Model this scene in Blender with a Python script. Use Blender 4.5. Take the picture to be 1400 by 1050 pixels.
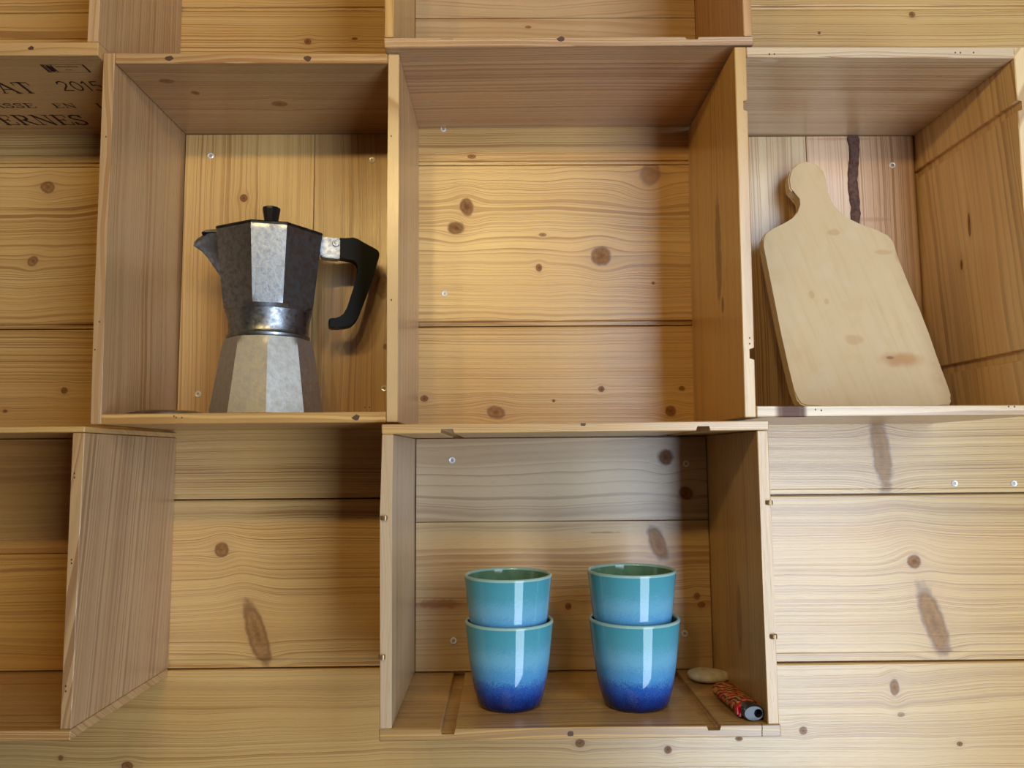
import bpy, bmesh, math, random
from mathutils import Vector, Matrix

for o in list(bpy.data.objects): bpy.data.objects.remove(o, do_unlink=True)
S = bpy.context.scene
C = S.collection
PI = math.pi

# ------------------------------------------------------------------ camera
F = 1050.0                      # focal length in pixels of the 1400x1050 frame
CAM = Vector((0.0, -0.70, 1.45))
CZ = 1.45
_y = Vector((-10.0, -98.0, 1050.0)).normalized()          # world +Y seen from the camera (right, up, forward)
_x = Vector((1.0, 0.0080, 0.0)); _x = (_x - _x.dot(_y) * _y).normalized()
_z = _x.cross(_y) * -1.0
if _z.y < 0: _z = -_z
cam = bpy.data.cameras.new('camera'); cam.sensor_width = 36.0; cam.lens = 36.0 * F / 1400.0
cam.clip_start = 0.02
camo = bpy.data.objects.new('camera', cam); C.objects.link(camo)
right = Vector((_x.x, _y.x, _z.x)); up = Vector((_x.y, _y.y, _z.y)); fwd = Vector((_x.z, _y.z, _z.z))
M = Matrix((right, up, -fwd)).transposed().to_4x4(); M.translation = CAM
camo.matrix_world = M
S.camera = camo

def ray(px, py):
    r = Vector((px - 700.0, -(py - 525.0), F))
    return Vector((r.dot(_x), r.dot(_y), r.dot(_z)))
def at(px, py, D):              # measured pixel -> world point on the vertical plane D metres from the camera
    r = ray(px, py); t = D / r.y
    return CAM + r * t
def atz(px, py, z):             # measured pixel -> world point on a horizontal plane
    r = ray(px, py); t = (z - CAM.z) / r.z
    return CAM + r * t

# ------------------------------------------------------------------ light
w = bpy.data.worlds.new('world'); S.world = w; w.use_nodes = True
bg = w.node_tree.nodes['Background']
bg.inputs['Color'].default_value = (1.0, 0.70, 0.42, 1); bg.inputs['Strength'].default_value = 0.03

WARM = 3.3
for lx in (-0.34, -0.18, -0.02):                           # the three lamp heads above and behind the photographer
    l = bpy.data.lights.new('ceiling_lamp', 'POINT'); l.energy = WARM; l.color = (1.0, 0.72, 0.28)
    l.shadow_soft_size = 0.022
    o = bpy.data.objects.new('ceiling_lamp', l); C.objects.link(o); o.location = (lx, -0.79, CZ + 0.51)
l = bpy.data.lights.new('daylight_door', 'AREA'); l.shape = 'RECTANGLE'; l.size = 0.84; l.size_y = 2.25
l.energy = 40.0; l.color = (0.70, 0.85, 1.0)
o = bpy.data.objects.new('daylight_door', l); C.objects.link(o)
o.location = (0.90, -1.50, 1.17)
d = Vector((0.0, 1.0, 0.0))
o.rotation_euler = d.to_track_quat('-Z', 'Z').to_euler()

S.view_settings.view_transform = 'Standard'; S.view_settings.look = 'None'
S.view_settings.gamma = 1.0; S.view_settings.use_curve_mapping = False
S.view_settings.exposure = 0.26

# ------------------------------------------------------------------ node helpers
class NT:
    def __init__(s, name):
        s.mat = bpy.data.materials.new(name); s.mat.use_nodes = True
        s.t = s.mat.node_tree; s.b = s.t.nodes['Principled BSDF']
    def n(s, typ, **kw):
        n = s.t.nodes.new(typ)
        for k, v in kw.items(): setattr(n, k, v)
        return n
    def link(s, a, b): s.t.links.new(a, b)
    def put(s, sock, v):
        if isinstance(v, bpy.types.NodeSocket): s.t.links.new(v, sock)
        elif v is not None: sock.default_value = v
    def m(s, op, a, b=None, c=None, clamp=False):
        n = s.t.nodes.new('ShaderNodeMath'); n.operation = op; n.use_clamp = clamp
        s.put(n.inputs[0], a); s.put(n.inputs[1], b)
        if c is not None: s.put(n.inputs[2], c)
        return n.outputs[0]
    def noise(s, vec, scale=1.0, detail=2.0, rough=0.5, dim='3D'):
        n = s.n('ShaderNodeTexNoise', noise_dimensions=dim)
        s.put(n.inputs['Vector'], vec); n.inputs['Scale'].default_value = scale
        n.inputs['Detail'].default_value = detail; n.inputs['Roughness'].default_value = rough
        return n.outputs[0]
    def comb(s, x, y, z):
        n = s.n('ShaderNodeCombineXYZ'); s.put(n.inputs[0], x); s.put(n.inputs[1], y); s.put(n.inputs[2], z)
        return n.outputs[0]
    def mix(s, f, a, b, mode='MIX'):
        n = s.n('ShaderNodeMix', data_type='RGBA', blend_type=mode)
        s.put(n.inputs[0], f)
        for sock, v in ((n.inputs[6], a), (n.inputs[7], b)):
            if isinstance(v, tuple): v = (v[0], v[1], v[2], 1)
            s.put(sock, v)
        return n.outputs[2]
    def ss(s, v, lo, hi, a=0.0, b=1.0):
        n = s.n('ShaderNodeMapRange', interpolation_type='SMOOTHSTEP')
        s.put(n.inputs[0], v); n.inputs[1].default_value = lo; n.inputs[2].default_value = hi
        n.inputs[3].default_value = a; n.inputs[4].default_value = b
        return n.outputs[0]
    def bump(s, h, strength, dist=0.001):
        n = s.n('ShaderNodeBump'); s.put(n.inputs['Height'], h)
        n.inputs['Strength'].default_value = strength; n.inputs['Distance'].default_value = dist
        s.link(n.outputs[0], s.b.inputs['Normal'])
    def set(s, **kw):
        for k, v in kw.items():
            k = k.replace('_', ' ')
            if isinstance(v, tuple) and len(v) == 3: v = (v[0], v[1], v[2], 1)
            s.put(s.b.inputs[k], v)

# pine: u runs along the grain, v across it on the wide face, w through the thickness
AX = {'h': (0, 1, 2), 'v': (2, 1, 0), 'bh': (0, 2, 1), 'bv': (2, 0, 1)}
PINE = (0.67, 0.418, 0.158); DARK = (0.29, 0.120, 0.032)
def wood(axes, origin, seed, freq=230, strength=0.55, warp=0.010, base=PINE, line=DARK, rough=0.30,
         knots=(), cath=None, theta=0.5, streaks=(), wl=1.6, tone=0.25):
    """knots: (u, v, size along, size across, turn, darkness) in world metres; cath: (u0, v0, slope)"""
    N = NT('pine'); m = N.m
    tc = N.n('ShaderNodeTexCoord')
    add = N.n('ShaderNodeVectorMath', operation='ADD'); N.link(tc.outputs['Object'], add.inputs[0])
    add.inputs[1].default_value = origin
    sp = N.n('ShaderNodeSeparateXYZ'); N.link(add.outputs[0], sp.inputs[0])
    a = AX[axes]; u, v, wv = sp.outputs[a[0]], sp.outputs[a[1]], sp.outputs[a[2]]
    rnd = random.Random(seed); so = rnd.uniform(0, 50)
    # irregular knot outlines
    nk = m('MULTIPLY', m('SUBTRACT', N.noise(N.comb(u, v, so), 90, 2), 0.5), 0.55) if knots else None
    dvs = None; core = None; rim = None; halo = None; pith = None
    for k in knots:
        cu, cv, ka, kb, rot, dk = k
        c, s_ = math.cos(rot), math.sin(rot)
        du = m('SUBTRACT', u, cu); dv = m('SUBTRACT', v, cv)
        x = m('MULTIPLY', m('ADD', m('MULTIPLY', du, c), m('MULTIPLY', dv, s_)), 1 / ka)
        y = m('MULTIPLY', m('SUBTRACT', m('MULTIPLY', dv, c), m('MULTIPLY', du, s_)), 1 / kb)
        d2 = m('ADD', m('MULTIPLY', x, x), m('MULTIPLY', y, y))
        dd = m('ADD', m('SQRT', d2), nk)
        e = m('EXPONENT', m('MULTIPLY', d2, -0.20))
        t = m('MULTIPLY', m('MULTIPLY', dv, e), -0.75 if kb < 2 * ka else -0.22)
        dvs = t if dvs is None else m('ADD', dvs, t)
        cr = m('MULTIPLY', N.ss(dd, 0.72, 1.08, 1.0, 0.0), dk)
        core = cr if core is None else m('MAXIMUM', core, cr)
        r_ = m('MULTIPLY', m('MULTIPLY', N.ss(dd, 0.62, 0.95), N.ss(dd, 0.95, 1.25, 1.0, 0.0)), dk)
        rim = r_ if rim is None else m('MAXIMUM', rim, r_)
        pt = m('MULTIPLY', N.ss(dd, 0.05, 0.75, 1.0, 0.0), dk)
        pith = pt if pith is None else m('MAXIMUM', pith, pt)
        h = m('MULTIPLY', m('EXPONENT', m('MULTIPLY', d2, -0.30)), dk)
        halo = h if halo is None else m('MAXIMUM', halo, h)
    wn = m('MULTIPLY', m('SUBTRACT', N.noise(N.comb(m('MULTIPLY', u, wl * 2.2), m('MULTIPLY', v, 9), so), 1.0, 2.5, 0.45), 0.5), warp * 2)
    wn2 = m('MULTIPLY', m('SUBTRACT', N.noise(N.comb(m('MULTIPLY', u, 14), m('MULTIPLY', v, 30), so + 9), 1.0, 2.0), 0.5), 0.0022)
    vv = m('ADD', m('ADD', v, m('MULTIPLY', wv, math.tan(theta))), m('ADD', wn, wn2))
    if dvs is not None: vv = m('ADD', vv, dvs)
    if cath:
        q = m('SUBTRACT', vv, cath[1]); p = m('MULTIPLY', m('SUBTRACT', u, cath[0]), cath[2])
        vv = m('ADD', m('SQRT', m('ADD', m('MULTIPLY', q, q), 0.00003)), p)
    fr = m('MULTIPLY', vv, freq)
    n1 = N.n('ShaderNodeTexNoise', noise_dimensions='1D'); N.put(n1.inputs['W'], m('ADD', m('MULTIPLY', vv, freq * 0.16), so)); n1.inputs['Detail'].default_value = 1.0
    ph = m('ADD', fr, m('MULTIPLY', n1.outputs[0], 4.0))
    t = m('FRACT', ph)
    ln = m('MULTIPLY', m('POWER', t, 2.2), N.ss(t, 0.88, 1.0, 1.0, 0.0))
    vs = N.n('ShaderNodeTexNoise', noise_dimensions='1D'); N.put(vs.inputs['W'], m('ADD', m('MULTIPLY', m('FLOOR', ph), 0.73), so)); vs.inputs['Detail'].default_value = 0
    amp = m('MULTIPLY', N.ss(vs.outputs[0], 0.25, 0.75, 0.45, 1.25),
            N.ss(N.noise(N.comb(m('MULTIPLY', u, 5), m('MULTIPLY', v, 22), so + 3), 1.0, 2), 0.3, 0.7, 0.5, 1.15))
    lf = m('MULTIPLY', m('MULTIPLY', ln, amp), strength * 3.0, clamp=True)
    lf = m('MINIMUM', lf, 0.80)
    col = N.mix(lf, base, line)
    # slow change of tone, fine fibres
    tn = N.noise(N.comb(m('MULTIPLY', u, 3.0), m('MULTIPLY', vv, 26), so + 5), 1.0, 2.0)
    col = N.mix(N.ss(tn, 0.35, 0.75, 0.0, tone * 1.6), col, tuple(base[i] * (0.80, 0.70, 0.58)[i] for i in range(3)))
    fb = N.noise(N.comb(m('MULTIPLY', u, 45), m('MULTIPLY', v, 1500), m('MULTIPLY', wv, 1500)), 1.0, 2.0, 0.6)
    col = N.mix(N.ss(fb, 0.52, 0.80, 0.0, 0.30), col, tuple(line[i] * 1.15 for i in range(3)))
    sm = N.noise(N.comb(m('MULTIPLY', u, 10), m('MULTIPLY', v, 16), so + 7), 1.0, 3.0, 0.6)
    col = N.mix(N.ss(sm, 0.5, 0.8, 0.0, 0.22), col, tuple(base[i] * (1.0, 0.80, 0.62)[i] for i in range(3)))
    mk = None
    for (su, sv, la, lb, rot, col3, amt) in streaks:          # stains and pitch pockets
        c, s_ = math.cos(rot), math.sin(rot)
        du = m('SUBTRACT', u, su); dv = m('SUBTRACT', v, sv)
        x = m('MULTIPLY', m('ADD', m('MULTIPLY', du, c), m('MULTIPLY', dv, s_)), 1 / la)
        y = m('MULTIPLY', m('SUBTRACT', m('MULTIPLY', dv, c), m('MULTIPLY', du, s_)), 1 / lb)
        dd = m('SQRT', m('ADD', m('MULTIPLY', x, x), m('MULTIPLY', y, y)))
        dd = m('ADD', dd, m('MULTIPLY', m('SUBTRACT', N.noise(N.comb(u, v, so), 160, 2), 0.5), 0.9))
        sk = m('MULTIPLY', N.ss(dd, 0.5, 1.1, 1.0, 0.0), amt)
        mk = sk if mk is None else m('MAXIMUM', mk, sk)
        col = N.mix(sk, col, col3)
    if knots:
        col = N.mix(m('MULTIPLY', halo, 0.55), col, (0.46, 0.23, 0.085))
        kn = N.noise(N.comb(m('MULTIPLY', u, 260), m('MULTIPLY', v, 260), so), 1.0, 2)
        col = N.mix(m('MULTIPLY', core, 0.90), col, N.mix(N.ss(kn, 0.35, 0.7), (0.29, 0.132, 0.048), (0.18, 0.072, 0.025)))
        col = N.mix(m('MULTIPLY', m('MULTIPLY', pith, pith), 0.85), col, (0.15, 0.055, 0.020))
        col = N.mix(m('MULTIPLY', rim, 0.80), col, (0.14, 0.050, 0.016))
    dull = core if mk is None else (mk if core is None else m('MAXIMUM', core, mk))
    N.set(Base_Color=col, Roughness=m('ADD', m('MULTIPLY', fb, 0.16), rough - 0.08), Specular_IOR_Level=m('SUBTRACT', 0.95, m('MULTIPLY', dull, 0.85)) if dull else 0.95)
    N.bump(m('ADD', m('MULTIPLY', lf, 0.35), m('MULTIPLY', fb, 0.5)), 0.35, 0.0006)
    return N.mat

def simple(name, col, rough=0.5, metal=0.0, noise=None, bump=0, spec=0.5, coat=0.0):
    N = NT(name)
    if noise:
        tc = N.n('ShaderNodeTexCoord')
        f = N.noise(tc.outputs['Object'], noise[0], 4, 0.6)
        N.set(Base_Color=N.mix(N.ss(f, 0.35, 0.7), col, noise[1]))
        if len(noise) > 2: N.set(Roughness=N.ss(f, 0.3, 0.75, rough - noise[2], rough + noise[2]))
        else: N.set(Roughness=rough)
        if bump: N.bump(f, bump, 0.0005)
    else: N.set(Base_Color=col, Roughness=rough)
    N.set(Metallic=metal, Specular_IOR_Level=spec, Coat_Weight=coat)
    return N.mat

# ------------------------------------------------------------------ object helpers
def tag(o, label=None, cat=None, group=None, kind=None):
    if label: o['label'] = label
    if cat: o['category'] = cat
    if group: o['group'] = group
    if kind: o['kind'] = kind
    return o
def empty(name, loc):
    o = bpy.data.objects.new(name, None); C.objects.link(o); o.location = loc; o.empty_display_size = 0.03
    return o
def wloc(o):
    v = Vector(o.location); p = o.parent
    while p: v += p.location; p = p.parent
    return v
def link(name, bm, mat, parent=None, origin=(0, 0, 0), smooth=None, flat=0):
    """bm is in world coordinates; the object's origin is put at origin (world)"""
    bmesh.ops.recalc_face_normals(bm, faces=bm.faces)
    if not any(len(e.link_faces) != 2 for e in bm.edges) and bm.calc_volume(signed=True) < 0: bmesh.ops.reverse_faces(bm, faces=list(bm.faces))
    origin = Vector(origin)
    for v in bm.verts: v.co -= origin
    if smooth is not None:
        for f in bm.faces: f.smooth = True
        for e in bm.edges:
            if len(e.link_faces) == 2 and e.calc_face_angle(0) > smooth: e.smooth = False
    if flat:
        for f in bm.faces:
            if f.calc_area() > flat: f.smooth = False
    me = bpy.data.meshes.new(name); bm.to_mesh(me); bm.free()
    for mt in (mat if isinstance(mat, (list, tuple)) else [mat]): me.materials.append(mt)
    o = bpy.data.objects.new(name, me); C.objects.link(o)
    if parent:
        o.parent = parent; o.location = origin - wloc(parent)
    else: o.location = origin
    return o
def prism_bm(outline, y0, y1, bevel=0.0006, seg=1, axis='y'):
    """outline: list of (x, z); extruded along y"""
    bm = bmesh.new()
    a = [bm.verts.new((x, y0, z)) for x, z in outline]
    b = [bm.verts.new((x, y1, z)) for x, z in outline]
    n = len(a)
    bm.faces.new(a); bm.faces.new(b[::-1])
    for i in range(n): bm.faces.new((a[i], b[i], b[(i + 1) % n], a[(i + 1) % n]))
    if bevel:
        bmesh.ops.bevel(bm, geom=list(bm.edges), offset=bevel, segments=seg, affect='EDGES', clamp_overlap=True)
    return bm
def lathe_bm(prof, n=48, c=(0, 0, 0), bm=None, mi=0, cap=True):
    bm = bm or bmesh.new(); rings = []
    for r, z in prof:
        if r < 1e-6: rings.append([bm.verts.new((c[0], c[1], c[2] + z))])
        else: rings.append([bm.verts.new((c[0] + r * math.cos(2 * PI * i / n), c[1] + r * math.sin(2 * PI * i / n), c[2] + z)) for i in range(n)])
    for A, B in zip(rings, rings[1:]):
        for i in range(n):
            j = (i + 1) % n
            if len(A) == 1 and len(B) == 1: continue
            if len(A) == 1: f = bm.faces.new((A[0], B[i], B[j]))
            elif len(B) == 1: f = bm.faces.new((A[i], B[0], A[j]))
            else: f = bm.faces.new((A[i], B[i], B[j], A[j]))
            f.material_index = mi
    return bm
def xz(px, py, D):
    p = at(px, py, D); return (p.x, p.z)

# ------------------------------------------------------------------ materials
steel = simple('zinc_steel', (0.86, 0.90, 0.95), 0.30, 0.35)
holem = simple('screw_recess_shade', (0.02, 0.02, 0.025), 0.5, 0.5)  # near-black colour paints in the shade inside the screw's drive recess
nailm = simple('rusty_nail', (0.10, 0.05, 0.035), 0.6, 0.3)
ink = simple('brand_ink', (0.050, 0.010, 0.010), 0.7)

# ------------------------------------------------------------------ the plank wall
DW = 0.87
def K(px, py, au, av, rot=0.0, dk=1.0, D=DW, ax='bh'):
    """a knot measured in pixels on a plane facing the camera"""
    p = at(px, py, D); s = D / F
    return (p.x, p.z, au * s, av * s, rot, dk) if ax == 'bh' else (p.z, p.x, au * s, av * s, rot, dk)
wall_bm = prism_bm([(-1.38, 0.66), (1.38, 0.66), (1.38, 2.26), (-1.38, 2.26)], DW - 0.70 + 0.016, DW - 0.70 + 0.034, 0)
wall = link('wall_back', wall_bm, wood('bh', (0, 0, 1.45), 1), None, (0, 0.20, 1.45)); tag(wall, 'wall of pale knotty pine planks laid horizontally behind the crates', kind='structure')
zs = [at(690, y, DW).z for y in (13, 225, 446, 680, 911)]
pitch = zs[3] - zs[4]
zs = [zs[0] + 0.189, *zs, zs[4] - 0.189]
zs = [zs[0] + 0.189] + zs + [zs[-1] - 0.189, zs[-1] - 0.378]
SPEC = {
 1: dict(freq=230, strength=.45, warp=.008, seed=41, knots=[]),
 2: dict(freq=200, strength=.55, warp=.004, seed=42, knots=[K(421, 57, 5, 4), K(485, 53, 4, 2), K(1247, 20, 4, 4), K(645, 214, 6, 3), K(1120, 45, 2, 2), K(1352, 11, 4, 2)]),
 3: dict(freq=140, strength=.44, warp=.014, seed=47, wl=2.6, knots=[K(65, 256, 9, 8, 0, .8), K(45, 357, 7, 6, .6, .8), K(638, 283, 9, 12, .3), K(624, 312, 11, 9), K(737, 366, 4, 5), K(742, 321, 5, 2.5, 0, .8), K(822, 350, 13, 13, .5, .9), K(889, 237, 13, 17, -.4, .55), K(893, 387, 2, 2)]),
 4: dict(freq=400, strength=.50, warp=.005, seed=44, knots=[K(88, 534, 4, 4), K(7, 562, 3, 2), K(580, 545, 5, 4), K(678, 564, 12, 8, -.3, .8), K(822, 532, 4, 4), K(932, 531, 4, 3), K(917, 562, 7, 7), K(1205, 619, 13, 52, .10, .62), K(757, 548, 2, 2)]),
 5: dict(freq=300, strength=.50, warp=.008, seed=45, knots=[K(303, 752, 9, 9, .5, .9), K(351, 866, 12, 42, .32, .75), K(1250, 768, 9, 9, .4, .9), K(1276, 848, 14, 48, .30, .70)]),
 6: dict(freq=250, strength=.38, warp=.013, seed=46, knots=[K(1223, 940, 6, 10, 0, .8), K(1098, 999, 5, 5, 0, .8), K(913, 1025, 5, 5), K(793, 1016, 6, 5), K(1010, 1010, 5, 3), K(1312, 1017, 4, 3), K(174, 1047, 7, 5), K(83, 1036, 3, 3), K(1232, 977, 5, 3, 0, .6)]),
 7: dict(freq=250, strength=.45, warp=.010, seed=49, knots=[]),
}
y0 = DW - 0.70
planks = []
STRIP = [.004, .004, .0045, .0055, .0055, .0100, .0092, .008, .008]
for i in range(len(zs) - 1):
    zt, zb = zs[i], zs[i + 1]
    sec = [(y0 + .015, zt - .0008), (y0 + .0012, zt - .0008), (y0, zt - .0022), (y0, zb + STRIP[i] + .0012), (y0 + .0008, zb + STRIP[i] + .0002), (y0 + .0034, zb + STRIP[i]), (y0 + .0036, zb + .0010), (y0 + .015, zb + .0008)]
    bm = bmesh.new(); nseg = 1
    ra = [bm.verts.new((-1.4, y, z)) for y, z in sec]; rb = [bm.verts.new((1.4, y, z)) for y, z in sec]
    n = len(sec)
    for k in range(n): bm.faces.new((ra[k], rb[k], rb[(k + 1) % n], ra[(k + 1) % n]))
    bm.faces.new(ra); bm.faces.new(rb[::-1])
    org = (0, y0 + .007, (zt + zb) / 2)
    sp = dict(SPEC.get(i, SPEC[1])); seed = sp.pop('seed')
    planks.append(link('plank', bm, wood('bh', org, seed, theta=.5, **sp), wall, org))

# ------------------------------------------------------------------ crates
def board(name, pts, yf, yb, parent, axes, seed, bevel=0.0007, **kw):
    xs = [p[0] for p in pts]; zz = [p[1] for p in pts]
    org = ((min(xs) + max(xs)) / 2, (yf + yb) / 2, (min(zz) + max(zz)) / 2)
    return link(name, prism_bm(pts, yf, yb, bevel), wood(axes, org, seed, **kw), parent, org)
def screw(parent, px, py, D, r=0.0031):
    p = at(px, py, D); bm = bmesh.new()
    r *= 1.18
    lathe_bm([(0, -.0013), (r * .36, -.0013), (r * .46, -.0002)], 20, (0, 0, 0), bm, 1)
    lathe_bm([(r * .46, -.0002), (r * .52, .0004), (r * .82, .0006), (r, .0001), (r, -.0004)], 20, (0, 0, 0), bm)
    for v in bm.verts: v.co = Vector((v.co.x, -v.co.z, v.co.y)) + p + Vector((0, -.0004, 0))
    return link('screw', bm, SCREW, parent, p, 0.6)
SCREW = [steel, holem]
def nail(parent, px, py, D, a=0.0028, b=0.0016):
    p = at(px, py, D); bm = bmesh.new()
    rr = random.Random(int(px * 7 + py))
    pr = [(a * (1 + rr.uniform(-.3, .3)) * math.cos(t), b * (1 + rr.uniform(-.3, .3)) * math.sin(t)) for t in [2 * PI * k / 8 for k in range(8)]]
    bm = prism_bm([(p.x + x, p.z + z) for x, z in pr], p.y - .0004, p.y + .002, .0001)
    return link('nail', bm, nailm, parent, p, .6)
def staple(parent, px, py, D):
    """a bent staple stub standing out of a board edge"""
    p = at(px, py, D); bm = bmesh.new()
    path = [(-.0026, .002), (-.0030, -.0010), (-.001, -.0030), (.0014, -.0026), (.0024, -.0004), (.0018, .002)]
    prev = None
    for x, y in path:
        ring = [bm.verts.new((p.x + x + .0006 * math.cos(a), p.y + y, p.z + .0022 * math.sin(a))) for a in [k * PI / 3 for k in range(6)]]
        if prev:
            for k in range(6): bm.faces.new((prev[k], ring[k], ring[(k + 1) % 6], prev[(k + 1) % 6]))
        prev = ring
    return link('staple', bm, BRASS, parent, p, 1.0)
BRASS = simple('tarnished_staple', (0.42, 0.27, 0.14), 0.35, 0.7)
T = 0.0100
YB = DW - 0.70 - 0.0003            # rear faces meet the wall planks
BK = 0.010                         # back boards are 10 mm thick

def cz(px, py, D): return at(px, py, D).z
def cx(px, py, D): return at(px, py, D).x

# --- moka crate (second column, middle row)
D2 = 0.70; Y2 = 0.0
A = empty('wooden_crate', (cx(335, 580, D2), 0.08, cz(335, 580, D2)))
tag(A, 'wooden wine crate holding the coffee maker, standing upright on the wall', 'crate', 'wooden crates on the wall')
pA = [xz(141, 72, D2), xz(157.5, 72.3, D2), xz(138, 580, D2), xz(122.5, 580.5, D2)]
board('side_panel', [xz(141, 72, D2), xz(157, 72, D2), xz(149, 262, D2), xz(143, 420, D2), xz(137.8, 580, D2), xz(123, 580.5, D2), xz(128, 440, D2), xz(135, 262, D2)], Y2, YB, A, 'v', 11, freq=120, strength=.35, warp=.012, base=(.50, .315, .165))
board('side_panel', [xz(530.5, 73, D2), xz(545.5, 73.3, D2), xz(545, 262, D2), xz(543.2, 577, D2), xz(528, 577, D2), xz(529.5, 262, D2)], Y2, YB, A, 'v', 12, freq=110, strength=.6, warp=.013, wl=2.4, base=(.60, .40, .20), theta=.05)
board('top_panel', [xz(157.6, 72.3, D2), xz(530, 73.3, D2), xz(530, 86.3, D2), xz(157.2, 86.3, D2)], Y2, YB, A, 'h', 13, freq=190, strength=.55, warp=.006, base=(.50, .31, .15), knots=[(cx(218, 118, .72), .035, .007, .004, 0, .8), (cx(255, 142, .74), .06, .004, .004, 0, .9), (cx(372, 153, .76), .085, .008, .006, 0, .8)])
bp = board('bottom_panel', [xz(138.3, 565.8, D2), xz(527.4, 562.8, D2), xz(527.4, 577.4, D2), xz(138.0, 580.4, D2)], Y2, YB, A, 'h', 14, freq=170, strength=.5, warp=.01)
for (px, py) in ((421, 80), (232, 80)): nail(A, px, py, D2, .0038, .0026)
nail(A, 487, 571, D2, .0036, .0028)
for px, py in ((238, 569), (241, 571), (249, 571), (145, 187), (136, 440), (130, 478), (535, 186), (535, 410)): nail(A, px, py, D2, .0006, .0009)
DA = DW - BK
def back_boards(parent, x0, x1, z0, z1, joints, axes, seeds, kws):
    """back boards split at joints (x for upright boards, z for level ones)"""
    js = [x0 if axes == 'bv' else z0] + list(joints) + [x1 if axes == 'bv' else z1]
    for k in range(len(js) - 1):
        a, b = js[k] + (.0003 if k else 0), js[k + 1] - (.0003 if k < len(js) - 2 else 0)
        pts = [(a, z0), (b, z0), (b, z1), (a, z1)] if axes == 'bv' else [(x0, a), (x1, a), (x1, b), (x0, b)]
        board('back_board', pts, YB - BK + .0004, YB - .0003, parent, axes, seeds[k], .0005, **kws[k])
xa0, xa1 = cx(143, 400, D2) + .0002, cx(529, 400, D2)
za0, za1 = cz(335, 565, D2) + .0004, cz(335, 86.3, D2) - .0006
# the back boards sit inside the four panels
xl = max(p for p in (cx(157.2, 80, D2), cx(138, 575, D2))) + .0004
xr = min(cx(530.3, 80, D2), cx(527.6, 570, D2)) - .0002
za0 = max(cz(138, 565.8, D2), cz(527, 562.8, D2)) + .0003; za1 = min(cz(158, 86.3, D2), cz(530, 86.3, D2)) - .0003
back_boards(A, xl, xr, za0, za1, [cx(428, 330, DA)], 'bv', [15, 16],
   [dict(freq=150, strength=.30, warp=.004, knots=[K(333, 271, 5, 5, 0, 1, DA, 'bv')], tone=.15),
    dict(freq=140, strength=.40, warp=.014, base=(.60, .37, .15), knots=[K(524, 392, 16, 10, 0, .6, DA, 'bv'), K(527, 474, 4, 3, 0, .8, DA, 'bv')], streaks=[])])
for s in ((288, 213), (509, 219), (271, 539), (525.5, 531)): screw(A, s[0], s[1], DA)
for s in ((499, 557), (505, 557)): nail(A, s[0], s[1], DA, .0006, .0009)

# --- right crate with the cutting board (fourth column)
D4 = 0.685; Y4 = D4 - .70
R = empty('wooden_crate', (cx(1215, 570, D4), 0.08, cz(1215, 570, D4)))
tag(R, 'wooden wine crate holding the pale cutting board, grooves across its side panels', 'crate', 'wooden crates on the wall')
def side_line(x0, y0, x1, y1, y): return x0 + (x1 - x0) * (y - y0) / (y1 - y0)
iL = lambda y: side_line(1020, 62, 1034, 570, y)
oL = lambda y: side_line(1004, 62, 1018.5, 575, y)
board('side_panel', [xz(oL(64), 64, D4), xz(iL(64), 64, D4), xz(iL(137), 137, D4), xz(iL(137) - 7, 137, D4), xz(iL(151) - 7, 151, D4), xz(iL(151), 151, D4),
      xz(iL(476), 476, D4), xz(iL(476) - 8, 476, D4), xz(iL(491) - 8, 491, D4), xz(iL(491), 491, D4), xz(iL(570), 570.5, D4), xz(oL(570.5), 570.5, D4)], Y4, YB, R, 'v', 21,
      freq=130, strength=.32, warp=.012, base=(.63, .385, .14), theta=.3,
      knots=[(cz(987, 340, .75), .055, .050, .0095, 0, .8), (cz(984, 418, .75), .045, .008, .004, 0, .9)])
iR = lambda y: side_line(1387, 80, 1418, 565, y)
oR = lambda y: iR(y) + 15.5
rp = [xz(iR(64), 64, D4), xz(oR(64), 64, D4), xz(oR(567), 567, D4), xz(iR(567), 567, D4), xz(iR(489), 489, D4), xz(iR(489) + 7, 489, D4), xz(iR(475) + 7, 475, D4), xz(iR(475), 475, D4), xz(iR(151), 151, D4), xz(iR(151) + 7, 151, D4), xz(iR(137) + 7, 137, D4), xz(iR(137), 137, D4)]
board('side_panel', rp, Y4, YB, R, 'v', 22, freq=95, strength=.24, warp=.010, base=(.78, .54, .28), cath=(cz(1315, 420, .76), .075, -.13), theta=.2,
      knots=[(cz(1322, 300, .75), .068, .012, .0022, 0, 1), (cz(1309, 350, .75), .085, .005, .002, 0, 1)])
board('top_panel', [xz(1020.4, 64, D4), xz(1386.5, 64.2, D4), xz(1387, 79.5, D4), xz(1021, 77.8, D4)], Y4, YB, R, 'h', 23, freq=120, strength=.42, warp=.006, base=(.60, .43, .26),
      streaks=[(cx(1052, 83, .69), Y4 + .006, .010, .004, .1, (.75, .6, .42), .8)])
board('bottom_panel', [xz(1034.4, 555, D4), xz(iR(553) - .3, 553.5, D4), xz(iR(567) - .3, 567.5, D4), xz(1034.8, 570.5, D4)], Y4, YB, R, 'h', 24, freq=170, strength=.28, warp=.006, base=(.64, .45, .25),
      streaks=[(cx(1083, 570, D4), Y4 - .001, .015, .012, 0, (.09, .030, .018), .95)])
xl = max(cx(iL(70), 70, D4), cx(iL(565), 565, D4)) + .0004; xr = min(cx(iR(70), 70, D4), cx(iR(565), 565, D4)) - .0004
zb0 = max(cz(1036, 555, D4), cz(1415, 553.5, D4)) + .0003; zb1 = min(cz(1021, 77.8, D4), cz(1386, 79.5, D4)) - .0003
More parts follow.
